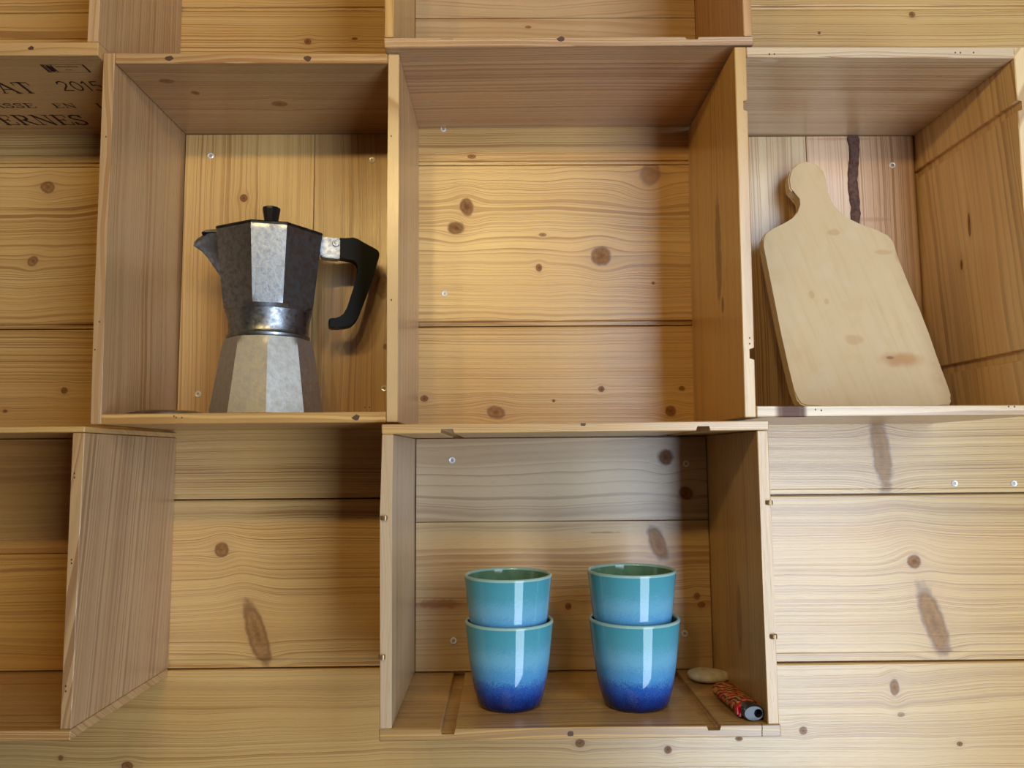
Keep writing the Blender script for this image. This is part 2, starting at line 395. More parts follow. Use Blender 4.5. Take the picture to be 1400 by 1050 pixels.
back_boards(R, xl, xr, zb0, zb1, [cx(1108, 330, DA)], 'bv', [25, 26],
   [dict(freq=120, strength=.5, warp=.005, base=(.62, .44, .24)),
    dict(freq=120, strength=.35, warp=.004, base=(.64, .41, .25), streaks=[(cz(1150, 190, DA), cx(1150, 190, DA), .002, .05, 0, (.42, .20, .12), .5), (cz(1150, 300, DA), cx(1190, 300, DA), .003, .03, 0, (.45, .24, .15), .5)])])
# strip of bark left in the back board
bb = [o for o in R.children if o.name.startswith('back_board')][-1]
bm = bmesh.new(); rr = random.Random(3); prev = None
for k in range(30):
    y = 186 + k * 4.6; pxc = 1166 + 1.5 * math.sin(k * .35) + (k / 30.0) * 3; hw = (.0056 if k > 2 else .0066) * (1 + rr.uniform(-.12, .12))
    p = at(pxc, y, DA - .0004)
    ring = []
    for j in range(9):
        a = PI * j / 8
        ring.append(bm.verts.new((p.x - hw * math.cos(a), p.y - .0020 * math.sin(a) * (1 + rr.uniform(-.5, .5)), p.z)))
    if prev:
        for j in range(8): bm.faces.new((prev[j], ring[j], ring[j + 1], prev[j + 1]))
    prev = ring
BARK = simple('bark', (.13, .060, .040), .8, 0, (260, (.05, .022, .018)), .8)
link('bark_strip', bm, BARK, bb, at(1168, 250, DA), 1.2)
screw(R, 1220, 226, DA)
for s in ((1052, 74), (1059, 74), (1306, 72), (1313, 72), (1331, 72), (1115, 560), (1123, 561), (1379, 556), (1387, 556), (1025, 462), (1025, 470)): nail(R, s[0], s[1], D4, .0006, .0009)

# --- top centre crate
D3 = 0.689; Y3 = D3 - .70
B = empty('wooden_crate', (cx(777, 64, D3), 0.08, cz(777, 64, D3)))
tag(B, 'wooden crate at the top centre edge, lying on its side above the empty gap', 'crate', 'wooden crates on the wall')
zt3 = cz(777, 64, D3) + .275
xz3 = lambda px, py: xz(px, py, D3)
xl3, xr3 = cx(525, 51, D3), cx(1029.5, 49, D3)
board('bottom_panel', [xz3(524.5, 51.5), xz3(602, 51.2), xz3(603, 55.2), xz3(620, 55.2), xz3(619, 51.2), xz3(937, 50), xz3(938, 54.6), xz3(955, 54.6), xz3(954.5, 50), xz3(1029.5, 49.3), xz3(1030.5, 61), xz3(525.5, 64.6)], Y3, YB, B, 'h', 31,
      freq=125, strength=.80, warp=.010, base=(.56, .36, .20), line=(.30, .15, .085), theta=.9)
board('side_panel', [(xl3 + .0002, cz(525, 51.2, D3) + .0005), (cx(538, 50, D3), cz(538, 51.2, D3) + .0005), (cx(538, 50, D3), zt3), (xl3 + .0002, zt3)], Y3, YB, B, 'v', 32, freq=150, strength=.4)
board('side_panel', [(cx(1017, 48, D3), cz(1017, 49.2, D3) + .0005), (xr3 - .0004, cz(1028, 49.2, D3) + .0005), (xr3 - .0004, zt3), (cx(1017, 48, D3), zt3)], Y3, YB, B, 'v', 33, freq=150, strength=.6, base=(.60, .34, .16))
board('top_panel', [(xl3, zt3 + .0002), (xr3, zt3 + .0002), (xr3, zt3 + .0102), (xl3, zt3 + .0102)], Y3, YB, B, 'h', 34)
zb3 = max(cz(540, 51, D3), cz(1017, 49, D3)) + .0010
back_boards(B, cx(538, 50, D3) + .0003, cx(1017, 48, D3) - .0003, zb3, zt3 - .0003, [cz(755, 24.7, DA)], 'bh', [35, 36],
   [dict(freq=110, strength=.35, warp=.02, base=(.58, .39, .21), knots=[K(722, 37, 4, 2, 0, .8, DA)]), dict(freq=110, strength=.35, warp=.02, base=(.56, .38, .21))])
nail(B, 767, 53.5, D3, .0034, .0026)

# --- bottom centre crate with the cups
D5 = 0.687; Y5 = D5 - .70
E = empty('wooden_crate', (cx(793, 1010, D5), 0.08, cz(793, 1010, D5)))
tag(E, 'wooden crate with the blue cups, lying on its side at the bottom centre', 'crate', 'wooden crates on the wall')
q = lambda px, py: xz(px, py, D5)
board('top_panel', [q(521.5, 580.2), q(1051, 575), q(1051, 588), q(970.5, 588.9), q(970.5, 581.5), q(952.5, 581.7), q(952.5, 589), q(620, 592.3), q(620, 585.2), q(602.5, 585.4), q(602.5, 592.5), q(521.8, 593.5)], Y5, YB, E, 'h', 51,
      freq=150, strength=.80, warp=.012, line=(.36, .20, .10), theta=1.0)
board('bottom_panel', [q(518, 997.2), q(602.5, 997), q(603, 1005.6), q(622, 1005.3), q(621.5, 996.6), q(967, 992.2), q(967.5, 1000), q(985.5, 999.7), q(985, 991.8), q(1067.5, 990.5), q(1068, 1007), q(518.5, 1014)], Y5, YB, E, 'h', 52,
      base=(.58, .34, .11), freq=130, strength=.75, warp=.018, line=(.30, .16, .07), theta=.9)
board('side_panel', [q(522, 594), q(537.5, 593.8), q(536, 700), q(535.3, 996.6), q(519, 996.8), q(519.5, 700)], Y5, YB, E, 'v', 53, freq=150, strength=.35, warp=.012, base=(.56, .40, .25))
board('side_panel', [q(1035, 588.8), q(1050, 588.4), q(1058, 790), q(1065.3, 990), q(1050, 990.4), q(1042.5, 790)], Y5, YB, E, 'v', 54, freq=120, strength=.42, warp=.016, base=(.60, .37, .145),
      knots=[(cz(1018, 850, .74), .060, .030, .007, 0, .55)])
xl = max(cx(537.5, 600, D5), cx(535.3, 990, D5)) + .0004; xr = min(cx(1035, 600, D5), cx(1050, 985, D5)) - .0004
z5f = max(cz(535, 997, D5), cz(1050, 990.5, D5)) + .0006; z5t = min(cz(540, 593.3, D5), cz(1034, 588, D5)) - .0006
back_boards(E, xl, xr, z5f, z5t, [cz(770, 712.5, DA)], 'bh', [55, 56],
   [dict(freq=110, strength=.42, warp=.014, base=(.60, .41, .20), line=(.33, .16, .07), knots=[K(899, 742, 11, 24, .35, .75, DA), K(777, 829, 4, 4, 0, 1, DA), K(953, 815, 4, 4, 0, .9, DA), K(959, 827, 5, 4, 0, 1, DA), K(690, 800, 3, 2, 0, .8, DA)],
     streaks=[(cx(600, 826, DA), cz(600, 826, DA), .030, .006, 0, (.30, .13, .06), .7), (cx(825, 730, DA), cz(825, 728, DA), .02, .0012, 0, (.3, .15, .08), .6)]),
    dict(freq=75, strength=.42, warp=.018, base=(.56, .41, .25), line=(.32, .20, .12), knots=[K(910, 625, 11, 11, 0, 1, DA), K(938, 674, 9, 8, 0, 1, DA)])])
for s in ((618, 629), (938, 634), (620, 876), (936, 866)): screw(E, s[0], s[1], DA)
for s in ((526, 708), (1052, 687)): staple(E, s[0], s[1], D5)
for s in ((523, 898), (1058, 870)): staple(E, s[0], s[1], D5)
nail(E, 797, 580.5, D5, .0030, .0016); nail(E, 780, 1003, D5, .0028, .0022)
for k in range(5): nail(E, 1042, 992 + k * 3.4, D5, .0004, .0009)

# --- top left crate with the print underneath
D1 = 0.692; Y1 = D1 - .70
G = empty('wooden_crate', (cx(132, 75, D1) - .17, 0.08, cz(100, 75, D1)))
tag(G, 'wooden crate at the top left corner, dark red printing on its underside', 'crate', 'wooden crates on the wall')
xr1 = cx(133.8, 75, D1); xl1 = xr1 - .345; zb1_ = cz(60, 75.5, D1); zf1 = cz(60, 57.5, D1); zt1 = zb1_ + .28
cp = board('bottom_panel', [(xl1, zf1), (xr1, zf1), (xr1, zb1_), (xl1, zb1_)], Y1, YB, G, 'h', 61, freq=100, strength=.22, warp=.01, base=(.58, .36, .16))
board('side_panel', [(xr1 - .0108, zf1 + .0003), (xr1 - .0003, zf1 + .0003), (xr1 - .0003, zt1), (xr1 - .0108, zt1)], Y1, YB, G, 'v', 62, freq=140, strength=.6, warp=.004, base=(.56, .36, .20))
board('side_panel', [(xl1 + .0003, zf1 + .0003), (xl1 + .0108, zf1 + .0003), (xl1 + .0108, zt1), (xl1 + .0003, zt1)], Y1, YB, G, 'v', 63)
board('top_panel', [(xl1, zt1 + .0003), (xr1, zt1 + .0003), (xr1, zt1 + .0103), (xl1, zt1 + .0103)], Y1, YB, G, 'h', 64)
back_boards(G, xl1 + .0112, xr1 - .0112, zf1 + .0004, zt1 - .0003, [cz(60, 53, DA), cz(60, 17.5, DA)], 'bh', [65, 66, 67], [dict(freq=80, strength=.3), dict(freq=90, strength=.3, warp=.014), dict(freq=90, strength=.3)])
nail(G, 43, 66, D1, .0028, .0018)

# --- bottom left crate
D6 = 0.680; Y6 = D6 - .70
H = empty('wooden_crate', (cx(98, 1012, D6) - .17, 0.08, cz(60, 1013, D6)))
tag(H, 'wooden crate at the lower left edge, empty, its back boards coloured deep orange for the shade inside', 'crate', 'wooden crates on the wall')
h = lambda px, py: xz(px, py, D6)
xl6 = cx(98, 1000, D6) - .345
wt, wb = cz(60, 583.5, D6), cz(60, 1013, D6)
board('side_panel', [h(99, 592), h(115.5, 591.8), h(97, 997), h(81.5, 997.3)], Y6, YB, H, 'v', 71, freq=105, strength=.60, warp=.006, base=(.52, .325, .16), line=(.26, .12, .05), cath=(cz(165, 640, .78), .075, .12), theta=.6)
board('side_panel', [(xl6, cz(60, 592, D6)), (xl6 + .0103, cz(60, 592, D6)), (xl6 + .0103, cz(60, 998, D6)), (xl6, cz(60, 998, D6))], Y6, YB, H, 'v', 72)
board('top_panel', [(xl6, wt), h(115.7, 583), h(115.5, 591), (xl6, cz(60, 591.4, D6))], Y6, YB, H, 'h', 73, freq=200, strength=.5, theta=1.0)
board('bottom_panel', [(xl6, cz(60, 998.3, D6)), h(96.5, 997.8), h(95, 1013), (xl6, wb)], Y6, YB, H, 'h', 74, freq=200, strength=.6, warp=.01, base=(.56, .34, .14), theta=1.0)
back_boards(H, xl6 + .0108, min(cx(99, 592, D6), cx(81.5, 997, D6)) - .0004, cz(60, 998.3, D6) + .0016, cz(60, 592, D6) - .0008, [cz(60, 757, DA)], 'bh', [75, 76],
   [dict(freq=110, strength=.42, warp=.008, base=(.58, .32, .08)), dict(freq=90, strength=.4, warp=.012, base=(.50, .26, .07))])  # deep orange bases paint in the warm shade inside this crate
for s in ((102, 647), (102, 653), (98, 765), (98, 770), (90, 938), (90, 945)): nail(H, s[0], s[1], D6, .0006, .0009)

# two screws in the wall itself, and two through the empty gap
for s, i in (((606, 176.5), 2), ((608, 401.5), 3)): screw(planks[i], s[0], s[1], DW, .0028)
for s in ((1305, 661), (1386, 661)): screw(planks[4], s[0], s[1], DW, .0031)

# ------------------------------------------------------------------ stencil print on the underside of the top left crate
def poly(*p): return [tuple(p[i:i + 2]) for i in range(0, len(p), 2)]
def circ(cx_, cy_, rx, ry, n=12): return [(cx_ + rx * math.cos(2 * PI * k / n), cy_ + ry * math.sin(2 * PI * k / n)) for k in range(n + 1)]
GL = {  # glyph: (advance, [(thickness, polyline), ...])
 'A': (.92, [(.07, poly(.06, 0, .40, 1)), (.16, poly(.76, 0, .40, 1)), (.06, poly(.2, .34, .64, .34)), (.05, poly(-.04, .02, .2, .02)), (.05, poly(.6, .02, .92, .02))]),
 'T': (.84, [(.15, poly(.4, 0, .4, 1)), (.07, poly(.04, .96, .76, .96)), (.05, poly(.05, .97, .03, .7)), (.05, poly(.75, .97, .77, .7)), (.05, poly(.24, .02, .56, .02))]),
 'E': (.82, [(.15, poly(.2, 0, .2, 1)), (.06, poly(.05, .97, .68, .97)), (.06, poly(.05, .03, .72, .03)), (.06, poly(.2, .5, .5, .5)), (.06, poly(.67, .98, .68, .74)), (.06, poly(.71, .02, .72, .28)), (.06, poly(.5, .38, .5, .62))]),
 'R': (.90, [(.15, poly(.2, 0, .2, 1)), (.06, poly(.05, .97, .5, .97)), (.13, poly(.48, .96, .63, .86, .65, .7, .6, .58, .46, .52)), (.05, poly(.2, .51, .5, .51)), (.14, poly(.42, .5, .76, .04)), (.05, poly(.05, .02, .36, .02)), (.05, poly(.7, .02, .9, .02))]),
 'N': (.98, [(.07, poly(.18, 0, .18, 1)), (.16, poly(.18, .98, .78, .02)), (.07, poly(.78, 0, .78, 1)), (.05, poly(.04, .02, .32, .02)), (.05, poly(.02, .98, .22, .98)), (.05, poly(.64, .98, .92, .98))]),
 'S': (.74, [(.12, poly(.6, .78, .54, .93, .34, .98, .14, .9, .1, .7, .24, .57, .46, .46, .6, .3, .56, .1, .34, .02, .14, .08, .08, .24)), (.05, poly(.62, 1, .62, .72)), (.05, poly(.06, 0, .06, .28))]),
 'L': (.7, [(.15, poly(.2, 0, .2, 1)), (.05, poly(.05, .98, .36, .98)), (.06, poly(.05, .03, .62, .03)), (.06, poly(.62, .02, .63, .3))]),
 'M': (1.1, [(.07, poly(.15, 0, .15, 1)), (.15, poly(.15, 1, .5, .05)), (.07, poly(.5, .05, .88, 1)), (.15, poly(.88, 0, .88, 1)), (.05, poly(.02, .02, .3, .02)), (.05, poly(.74, .02, 1.02, .02))]),
 '2': (.74, [(.10, poly(.06, .74, .12, .92, .32, 1, .52, .92, .57, .74, .46, .5, .22, .24, .06, .03, .62, .03))]),
 '0': (.74, [(.10, circ(.34, .5, .27, .48))]),
 '1': (.50, [(.10, poly(.06, .8, .26, 1, .26, 0))]),
 '5': (.74, [(.10, poly(.56, .97, .16, .97, .12, .56, .34, .63, .54, .52, .6, .3, .5, .08, .28, .01, .08, .1))]),
}
zu = zb1_ - .0001
def stroke(bm, pts, th, f):
    for (x0, y0_), (x1, y1_) in zip(pts, pts[1:]):
        d_ = Vector((x1 - x0, y1_ - y0_)); L = d_.length
        if L < 1e-6: continue
        d_ /= L; n_ = Vector((-d_.y, d_.x)) * th / 2; e_ = d_ * th * .22
        a0 = Vector((x0, y0_)) - e_; a1 = Vector((x1, y1_)) + e_
        cs = [f(*(a0 + n_)), f(*(a1 + n_)), f(*(a1 - n_)), f(*(a0 - n_))]
        lo = [bm.verts.new((x, y, zu - .00005)) for x, y in cs]
        bm.faces.new(lo)
def word(txt, px0, px1, pyt, pyb):
    """letters between measured left/right edges (along their foot line) and head/foot lines"""
    P0 = atz(px0, pyb, zu); P1 = atz(px1, pyb, zu); PT = atz(px0, pyt, zu)
    total = sum(GL[c][0] for c in txt) - .1
    sx = (P1.x - P0.x) / total; hy = P0.y - PT.y
    bm = bmesh.new(); x = 0.0
    for c in txt:
        adv, st = GL[c]
        for th, pts in st: stroke(bm, pts, th, lambda a, b, x=x: (P0.x + (x + a) * sx, P0.y - b * hy))
        x += adv
    return link('printed_word', bm, ink, cp, (P0.x, P0.y, zu))
def flip(o):
    for pgn in o.data.polygons: pass
    return o
word('AT', 6, 53, 112.5, 127.5)
word('2015', 88, 146, 111.5, 124)
word('ASSE', -8, 51, 141.5, 147.5)
word('EN', 76, 106, 141.5, 147.5)
word('L', 135, 146, 141.5, 147.5)
word('ERNES', 8, 124, 157.5, 171)
# the small boxed packing stamp
bm = bmesh.new()
P0 = atz(68, 99, zu); P1 = atz(124, 99, zu); PT = atz(60, 88.5, zu)
W_, H_ = P1.x - P0.x, P0.y - PT.y
f = lambda a, b: (P0.x + a * W_, P0.y - b * H_)
for th, p in ((.03, poly(0, 0, 1, 0)), (.03, poly(0, 1, 1, 1)), (.05, poly(0, 0, 0, 1)), (.05, poly(1, 0, 1, 1)), (.03, poly(.05, 0, .05, 1)), (.04, poly(.1, .1, .1, .9)), (.03, poly(.22, 0, .22, 1)),
              (.07, poly(.14, .1, .14, .9)), (.05, poly(.18, .2, .18, .8)), (.06, poly(.3, .72, .82, .72)), (.05, poly(.46, .32, .6, .32))):
    stroke(bm, p, th, f)
link('printed_stamp', bm, ink, cp, (P0.x, P0.y, zu))

# ------------------------------------------------------------------ coffee maker
def metal(name, c1, c2, rough, sc=60, var=.10):
    N = NT(name); tc = N.n('ShaderNodeTexCoord')
    a = N.noise(tc.outputs['Object'], sc, 4, .6); b = N.noise(tc.outputs['Object'], 900, 3, .6)
    col = N.mix(N.ss(a, .35, .7), c1, c2)
    col = N.mix(N.ss(b, .60, .75, 0, .45), col, tuple(x * .35 for x in c1))
    N.set(Base_Color=col, Metallic=1.0, Roughness=N.ss(a, .3, .7, rough - var, rough + var))
    N.bump(m_ := N.m('ADD', a, N.m('MULTIPLY', b, .5)), .25, .0006)
    return N.mat
DARKM = metal('shaded_oxidised_aluminium', (.37, .39, .43), (.21, .22, .25), .38, 210, .10)  # upper parts: oxide mottling, with colour darkened for their dim reflections
PALEM = metal('lit_cast_aluminium', (.62, .60, .57), (.52, .50, .47), .55, 160, .06)  # lower chamber: same aluminium, colour paled for the lamplight it catches
BLACK = simple('black_plastic', (.008, .008, .009), .24, 0, None, 0, .5)
zf = za0 - .0003                                     # crate floor
zf = cz(365, 564.5, D2)
DP = .794; PX = cx(366.5, 500, DP); PY = DP - .70
pot = empty('moka_pot', (PX, PY, zf)); tag(pot, 'faceted aluminium stovetop coffee maker with a black handle and spout', 'coffee maker')
def facet_body(name, vang, prof, mat, segs=10, base=zf):
    """prof: (z, octagon radius, circle limit); the section is the octagon cut by the circle"""
    th = []
    n = len(vang)
    for i in range(n):
        a, b = vang[i], vang[(i + 1) % n] + (360 if i == n - 1 else 0)
        for k in range(segs): th.append((a, b, a + (b - a) * k / segs))
    bm = bmesh.new(); rings = []
    for z, ro, rc in prof:
        ring = []
        for a, b, t in th:
            A_, B_, t_ = math.radians(a), math.radians(b), math.radians(t)
            pa = Vector((math.cos(A_), math.sin(A_))); pb = Vector((math.cos(B_), math.sin(B_)))
            dn = pb - pa; dr = Vector((math.cos(t_), math.sin(t_)))
            r_ = (pa.x * dn.y - pa.y * dn.x) / (dr.x * dn.y - dr.y * dn.x) * ro
            r_ = min(r_, rc)
            ring.append(bm.verts.new((PX + r_ * dr.x, PY + r_ * dr.y, base + z)))
        rings.append(ring)
    L = len(th)
    for A_, B_ in zip(rings, rings[1:]):
        for i in range(L): bm.faces.new((A_[i], A_[(i + 1) % L], B_[(i + 1) % L], B_[i]))
    bm.faces.new(rings[0][::-1]); bm.faces.new(rings[-1])
    return link(name, bm, mat, pot, (PX, PY, base), .30)
va = [-90 + 16 + a_ for a_ in (0, 39, 86, 133, 180, 227, 274, 321)]
lo = [(0.0, .0535, .0545), (.0015, .0560, .0572), (.003, .0568, .0600)]
for k in range(1, 19): lo.append((.003 + .0770 * k / 18, .0568 - .0125 * k / 18, .0600 - .0150 * k / 18 if k < 17 else .0445 - (k - 17) * .0015))
lo = [(z, a_, min(c_, .0420 + (.0812 - z) * 1.05)) for z, a_, c_ in lo]
facet_body('lower_chamber', va, lo, PALEM)
zc = zf + .0800
bm = lathe_bm([(0, 0), (.0405, 0), (.0413, .0008), (.0420, .0022), (.0420, .0036), (.0408, .0050), (.0402, .0075), (.0404, .0130), (.0412, .0200), (.0425, .0275), (.0438, .0310), (0, .0310)], 64, (PX, PY, zc))
link('collar', bm, DARKM, pot, (PX, PY, zc), .6)
TW = 15.0
vb = [TW + q_ for q_ in (-90 - 66, -90 - 17.5, -90 + 17.5, -90 + 66, 90 - 66, 90 - 17.5, 90 + 17.5, 90 + 66)]
zu0 = .1085; zu1 = .1885
up_ = []
for k in range(0, 21):
    t = k / 20; z = zu0 + (zu1 - zu0) * t
    up_.append((z, .0474 + .0092 * t, min(.0436 + (z - zu0) * .9, .0650)))
up_.append((zu1 + .0012, .0564, .065)); 
facet_body('upper_chamber', vb, up_, DARKM)
# lid: thin rim and shallow eight sided cone
vl = [(zu1 + .0013, .0570, 1), (zu1 + .0028, .0574, 1), (zu1 + .0040, .0564, 1), (zu1 + .0125, .018, 1), (zu1 + .0150, .010, 1)]
facet_body('lid', vb, vl, simple('blackened_lid', (.06, .055, .05), .4, .8, (120, (.02, .02, .02))), 2)
zk = zf + zu1 + .0150
bm = bmesh.new(); rr = []
for z, r in ((0, .0066), (.0165, .0093), (.0183, .0092), (.0190, .0080)):
    rr.append([bm.verts.new((PX + r * math.cos(PI * k / 5 + .1) , PY + r * math.sin(PI * k / 5 + .1), zk + z)) for k in range(10)])
for a, b in zip(rr, rr[1:]):
    for k in range(10): bm.faces.new((a[k], a[(k + 1) % 10], b[(k + 1) % 10], b[k]))
bm.faces.new(rr[0]); bm.faces.new(rr[-1])
link('lid_knob', bm, BLACK, pot, (PX, PY, zk))
# spout: V-shaped lip out of the left facet
TD = Vector((math.cos(math.radians(TW)), math.sin(math.radians(TW)), 0)); TN = Vector((-TD.y, TD.x, 0)); PC = Vector((PX, PY, 0))
def sl(px, py):                 # measured pixel -> (distance from the pot's axis, height) in the turned handle plane
    r = ray(px, py); t = (PC - CAM).dot(TN) / r.dot(TN); p = CAM + r * t
    return ((p - PC).dot(TD), p.z)
def turned(bm):
    for v in bm.verts: v.co = PC + TD * v.co.x + TN * v.co.y + Vector((0, 0, v.co.z))
    return bm
def Pp(px, py): s_, z_ = sl(px, py); return PC + TD * s_ + Vector((0, 0, z_))
bm = bmesh.new()
rows = [(321.0, 278, .0125), (326, 270, .0105), (331, 265.5, .0085), (335.5, 264, .0070), (338, 267, .0068), (344, 276, .0070), (353, 284, .0066), (365, 292, .0055), (378, 301.5, .0030)]
L = []
for py, tip, hw in rows:
    t = sl(tip, py); wl_ = sl(305 + (py - 321) * .13, py); wx = wl_[0] + .004; mx = t[0] * .75 + wl_[0] * .25
    L.append([bm.verts.new(c_) for c_ in ((wx, -hw * 1.45, t[1]), (mx, -hw * .5, t[1]), (t[0], 0, t[1]), (mx, hw * .5, t[1]), (wx, hw * 1.45, t[1]))])
for a, b in zip(L, L[1:]):
    for k in range(4): bm.faces.new((a[k], b[k], b[k + 1], a[k + 1]))
    bm.faces.new((a[4], b[4], b[0], a[0]))
bm.faces.new(L[0]); bm.faces.new(L[-1][::-1])
link('spout', turned(bm), DARKM, pot, Pp(300, 345), .45)
bm = prism_bm([sl(*p) for p in ((276, 321.5), (282, 318), (304, 316), (307, 319), (304, 321.3))], -.010, .010, .0006)
link('spout_cover', turned(bm), bpy.data.materials['blackened_lid'], pot, Pp(290, 319))
hb = [(437, 328), (443, 326.3), (464, 328), (466, 332), (466, 350), (464, 356), (446, 354.5), (438, 352)]
link('hinge_bracket', turned(prism_bm([sl(a, b) for a, b in hb], -.0075, .0075, .0010, 2)), DARKM, pot, Pp(452, 340), .6)
hs = sl(458.7, 335.2); bm = lathe_bm([(0, .0024), (.0016, .0022), (.0018, .0014), (.0034, .0014), (.0038, .0006), (.0038, -.001), (0, -.001)], 20)
for v in bm.verts: v.co = Vector((v.co.x + hs[0], -v.co.z - .0076, v.co.y + hs[1]))
link('hinge_pin', turned(bm), DARKM, pot, Pp(458.7, 335.2), .6)
hd = [(463, 327.5), (474, 328), (483, 327), (488, 329), (513, 342.5), (517.5, 346), (518, 352), (513, 369), (506, 392), (497, 416), (490.5, 433), (486, 441), (480, 446.5), (473, 448.8), (460, 449.6), (450, 449.3), (448.8, 446),
      (449, 438), (451, 436.4), (459, 436.3), (465, 435.5), (470, 431.5), (474, 422), (481, 400), (487.5, 378), (490, 367), (488.5, 361), (484, 357), (477, 355), (466, 354.6), (463, 354)]
link('handle', turned(prism_bm([sl(a, b) for a, b in hd], -.0080, .0080, .0022, 3)), simple('worn_black_plastic', (.004, .004, .005), .32, 0, None, 0, .10), pot, Pp(490, 380), .8, 1.5e-4)

# ------------------------------------------------------------------ small metal lid lying on the same shelf
px_ = at(230, 563, .765)
bm = lathe_bm([(0, 0), (.034, 0), (.0375, .0015), (.0378, .0028), (.0360, .0036), (.028, .0056), (.020, .0062), (0, .0064)], 64, (px_.x, px_.y, zf + .0002))
o = link('metal_saucer', bm, simple('dull_tin', (.30, .28, .27), .35, 1.0, (60, (.18, .15, .14))), None, (px_.x, px_.y, zf + .0002), .5)
tag(o, 'thin round dark metal saucer lying flat left of the coffee maker', 'saucer')

# ------------------------------------------------------------------ cutting board, leaning back against the crate's rear
zr = cz(1200, 554.2, D4)
out = [(1079.5, 256), (1078, 243), (1081, 231), (1090, 222), (1103, 219), (1117, 223), (1126, 232), (1130, 244), (1131, 258), (1133, 270), (1139, 281), (1150, 292), (1163, 299), (1180, 307), (1200, 314), (1214, 319.5), (1220, 326), (1224, 334), (1228, 352),
       (1236, 372), (1246, 396), (1258, 424), (1270, 455), (1282, 490), (1294, 522), (1299.5, 538), (1301, 547), (1298, 553.2), (1262, 554), (1200, 554), (1140, 554), (1103, 554), (1095, 551), (1090, 545), (1086, 532), (1078, 500), (1068, 455), (1058, 405), (1050, 365),
       (1044, 335), (1043, 324), (1046, 317), (1058, 311), (1072, 306), (1084, 299), (1092, 290), (1096, 279), (1095, 270), (1089, 263), (1083, 260)]
def lean(px, py, off=0.0):
    # plane through the foot line (D=.762) reaching D=.838 at the handle's top
    r = ray(px, py)
    zt_ = at(1100, 219, .838).z
    d0, dz = .762, (.838 - .762) / (zt_ - zr)
    # D = d0 + dz*(z - zr);  z = CZ + r.z*t ; D = r.y*t
    t = (d0 + dz * (CZ - zr)) / (r.y - dz * r.z)
    return CAM + r * t
fr = [lean(*p) for p in out]
zmin = min(p.z for p in fr)
nrm = Vector((0, 1, -(.838 - .762) / (at(1100, 219, .838).z - zr))).normalized()
bm = bmesh.new()
a = [bm.verts.new(p) for p in fr]; b = [bm.verts.new(p + nrm * .0135) for p in fr]
n = len(a); bm.faces.new(a); bm.faces.new(b[::-1])
for k in range(n): bm.faces.new((a[k], b[k], b[(k + 1) % n], a[(k + 1) % n]))
bmesh.ops.bevel(bm, geom=[e for e in bm.edges if abs((e.verts[0].co - e.verts[1].co).normalized().dot(nrm)) < .5], offset=.0014, segments=2, affect='EDGES', clamp_overlap=True)
zlow = min(v.co.z for v in bm.verts)
for v in bm.verts: v.co.z += zr + .0002 - zlow
N = NT('scrubbed_beech'); m = N.m
tc = N.n('ShaderNodeTexCoord'); sp = N.n('ShaderNodeSeparateXYZ'); N.link(tc.outputs['Object'], sp.inputs[0])
ux, uz = sp.outputs[0], sp.outputs[2]
ang = math.radians(14)
gu = m('ADD', m('MULTIPLY', ux, math.cos(ang)), m('MULTIPLY', uz, math.sin(ang)))      # across the grain
gv = m('SUBTRACT', m('MULTIPLY', uz, math.cos(ang)), m('MULTIPLY', ux, math.sin(ang)))
n1 = N.noise(N.comb(m('MULTIPLY', gu, 140), m('MULTIPLY', gv, 10), 0), 1.0, 3, .6)
n2 = N.noise(tc.outputs['Object'], 22, 4, .6); n3 = N.noise(tc.outputs['Object'], 90, 2, .5)
col = N.mix(N.ss(n1, .45, .78, 0, .45), (.58, .43, .255), (.48, .33, .17))
col = N.mix(N.ss(n2, .5, .75, 0, .5), col, (.48, .31, .15))
col = N.mix(N.ss(n2, .28, .45, .5, 0), col, (.60, .48, .32))
# the knot near the foot
kp = lean(1232, 492); org = lean(1180, 400)
du = m('SUBTRACT', ux, kp.x - org.x); dz_ = m('SUBTRACT', uz, kp.z - org.z)
d2 = m('SQRT', m('ADD', m('POWER', m('MULTIPLY', du, 1 / .019), 2), m('POWER', m('MULTIPLY', dz_, 1 / .0075), 2)))
dn = m('ADD', d2, m('MULTIPLY', m('SUBTRACT', n3, .5), .9))
col = N.mix(N.ss(dn, .3, 1.5, .75, 0), col, (.42, .20, .07))
kd = lean(1217, 489); du2 = m('SUBTRACT', ux, kd.x - org.x); dz2 = m('SUBTRACT', uz, kd.z - org.z)
dd = m('SQRT', m('ADD', m('POWER', m('MULTIPLY', du2, 1 / .005), 2), m('POWER', m('MULTIPLY', dz2, 1 / .0022), 2)))
col = N.mix(N.ss(dd, .4, 1.1, .8, 0), col, (.22, .10, .05))
# stains
for (a_, b_, r1, r2) in ((1232, 350, .008, .013), (1110, 403, .0035, .006), (1130, 412, .003, .004), (1140, 318, .008, .004), (1168, 465, .010, .007), (1210, 345, .012, .003)):
    s_ = lean(a_, b_); x_ = m('MULTIPLY', m('SUBTRACT', ux, s_.x - org.x), 1 / r1); y_ = m('MULTIPLY', m('SUBTRACT', uz, s_.z - org.z), 1 / r2)
    ds = m('ADD', m('SQRT', m('ADD', m('MULTIPLY', x_, x_), m('MULTIPLY', y_, y_))), m('MULTIPLY', m('SUBTRACT', n3, .5), 1.0))
    col = N.mix(N.ss(ds, .6, 1.1, .5, 0), col, (.44, .27, .12))
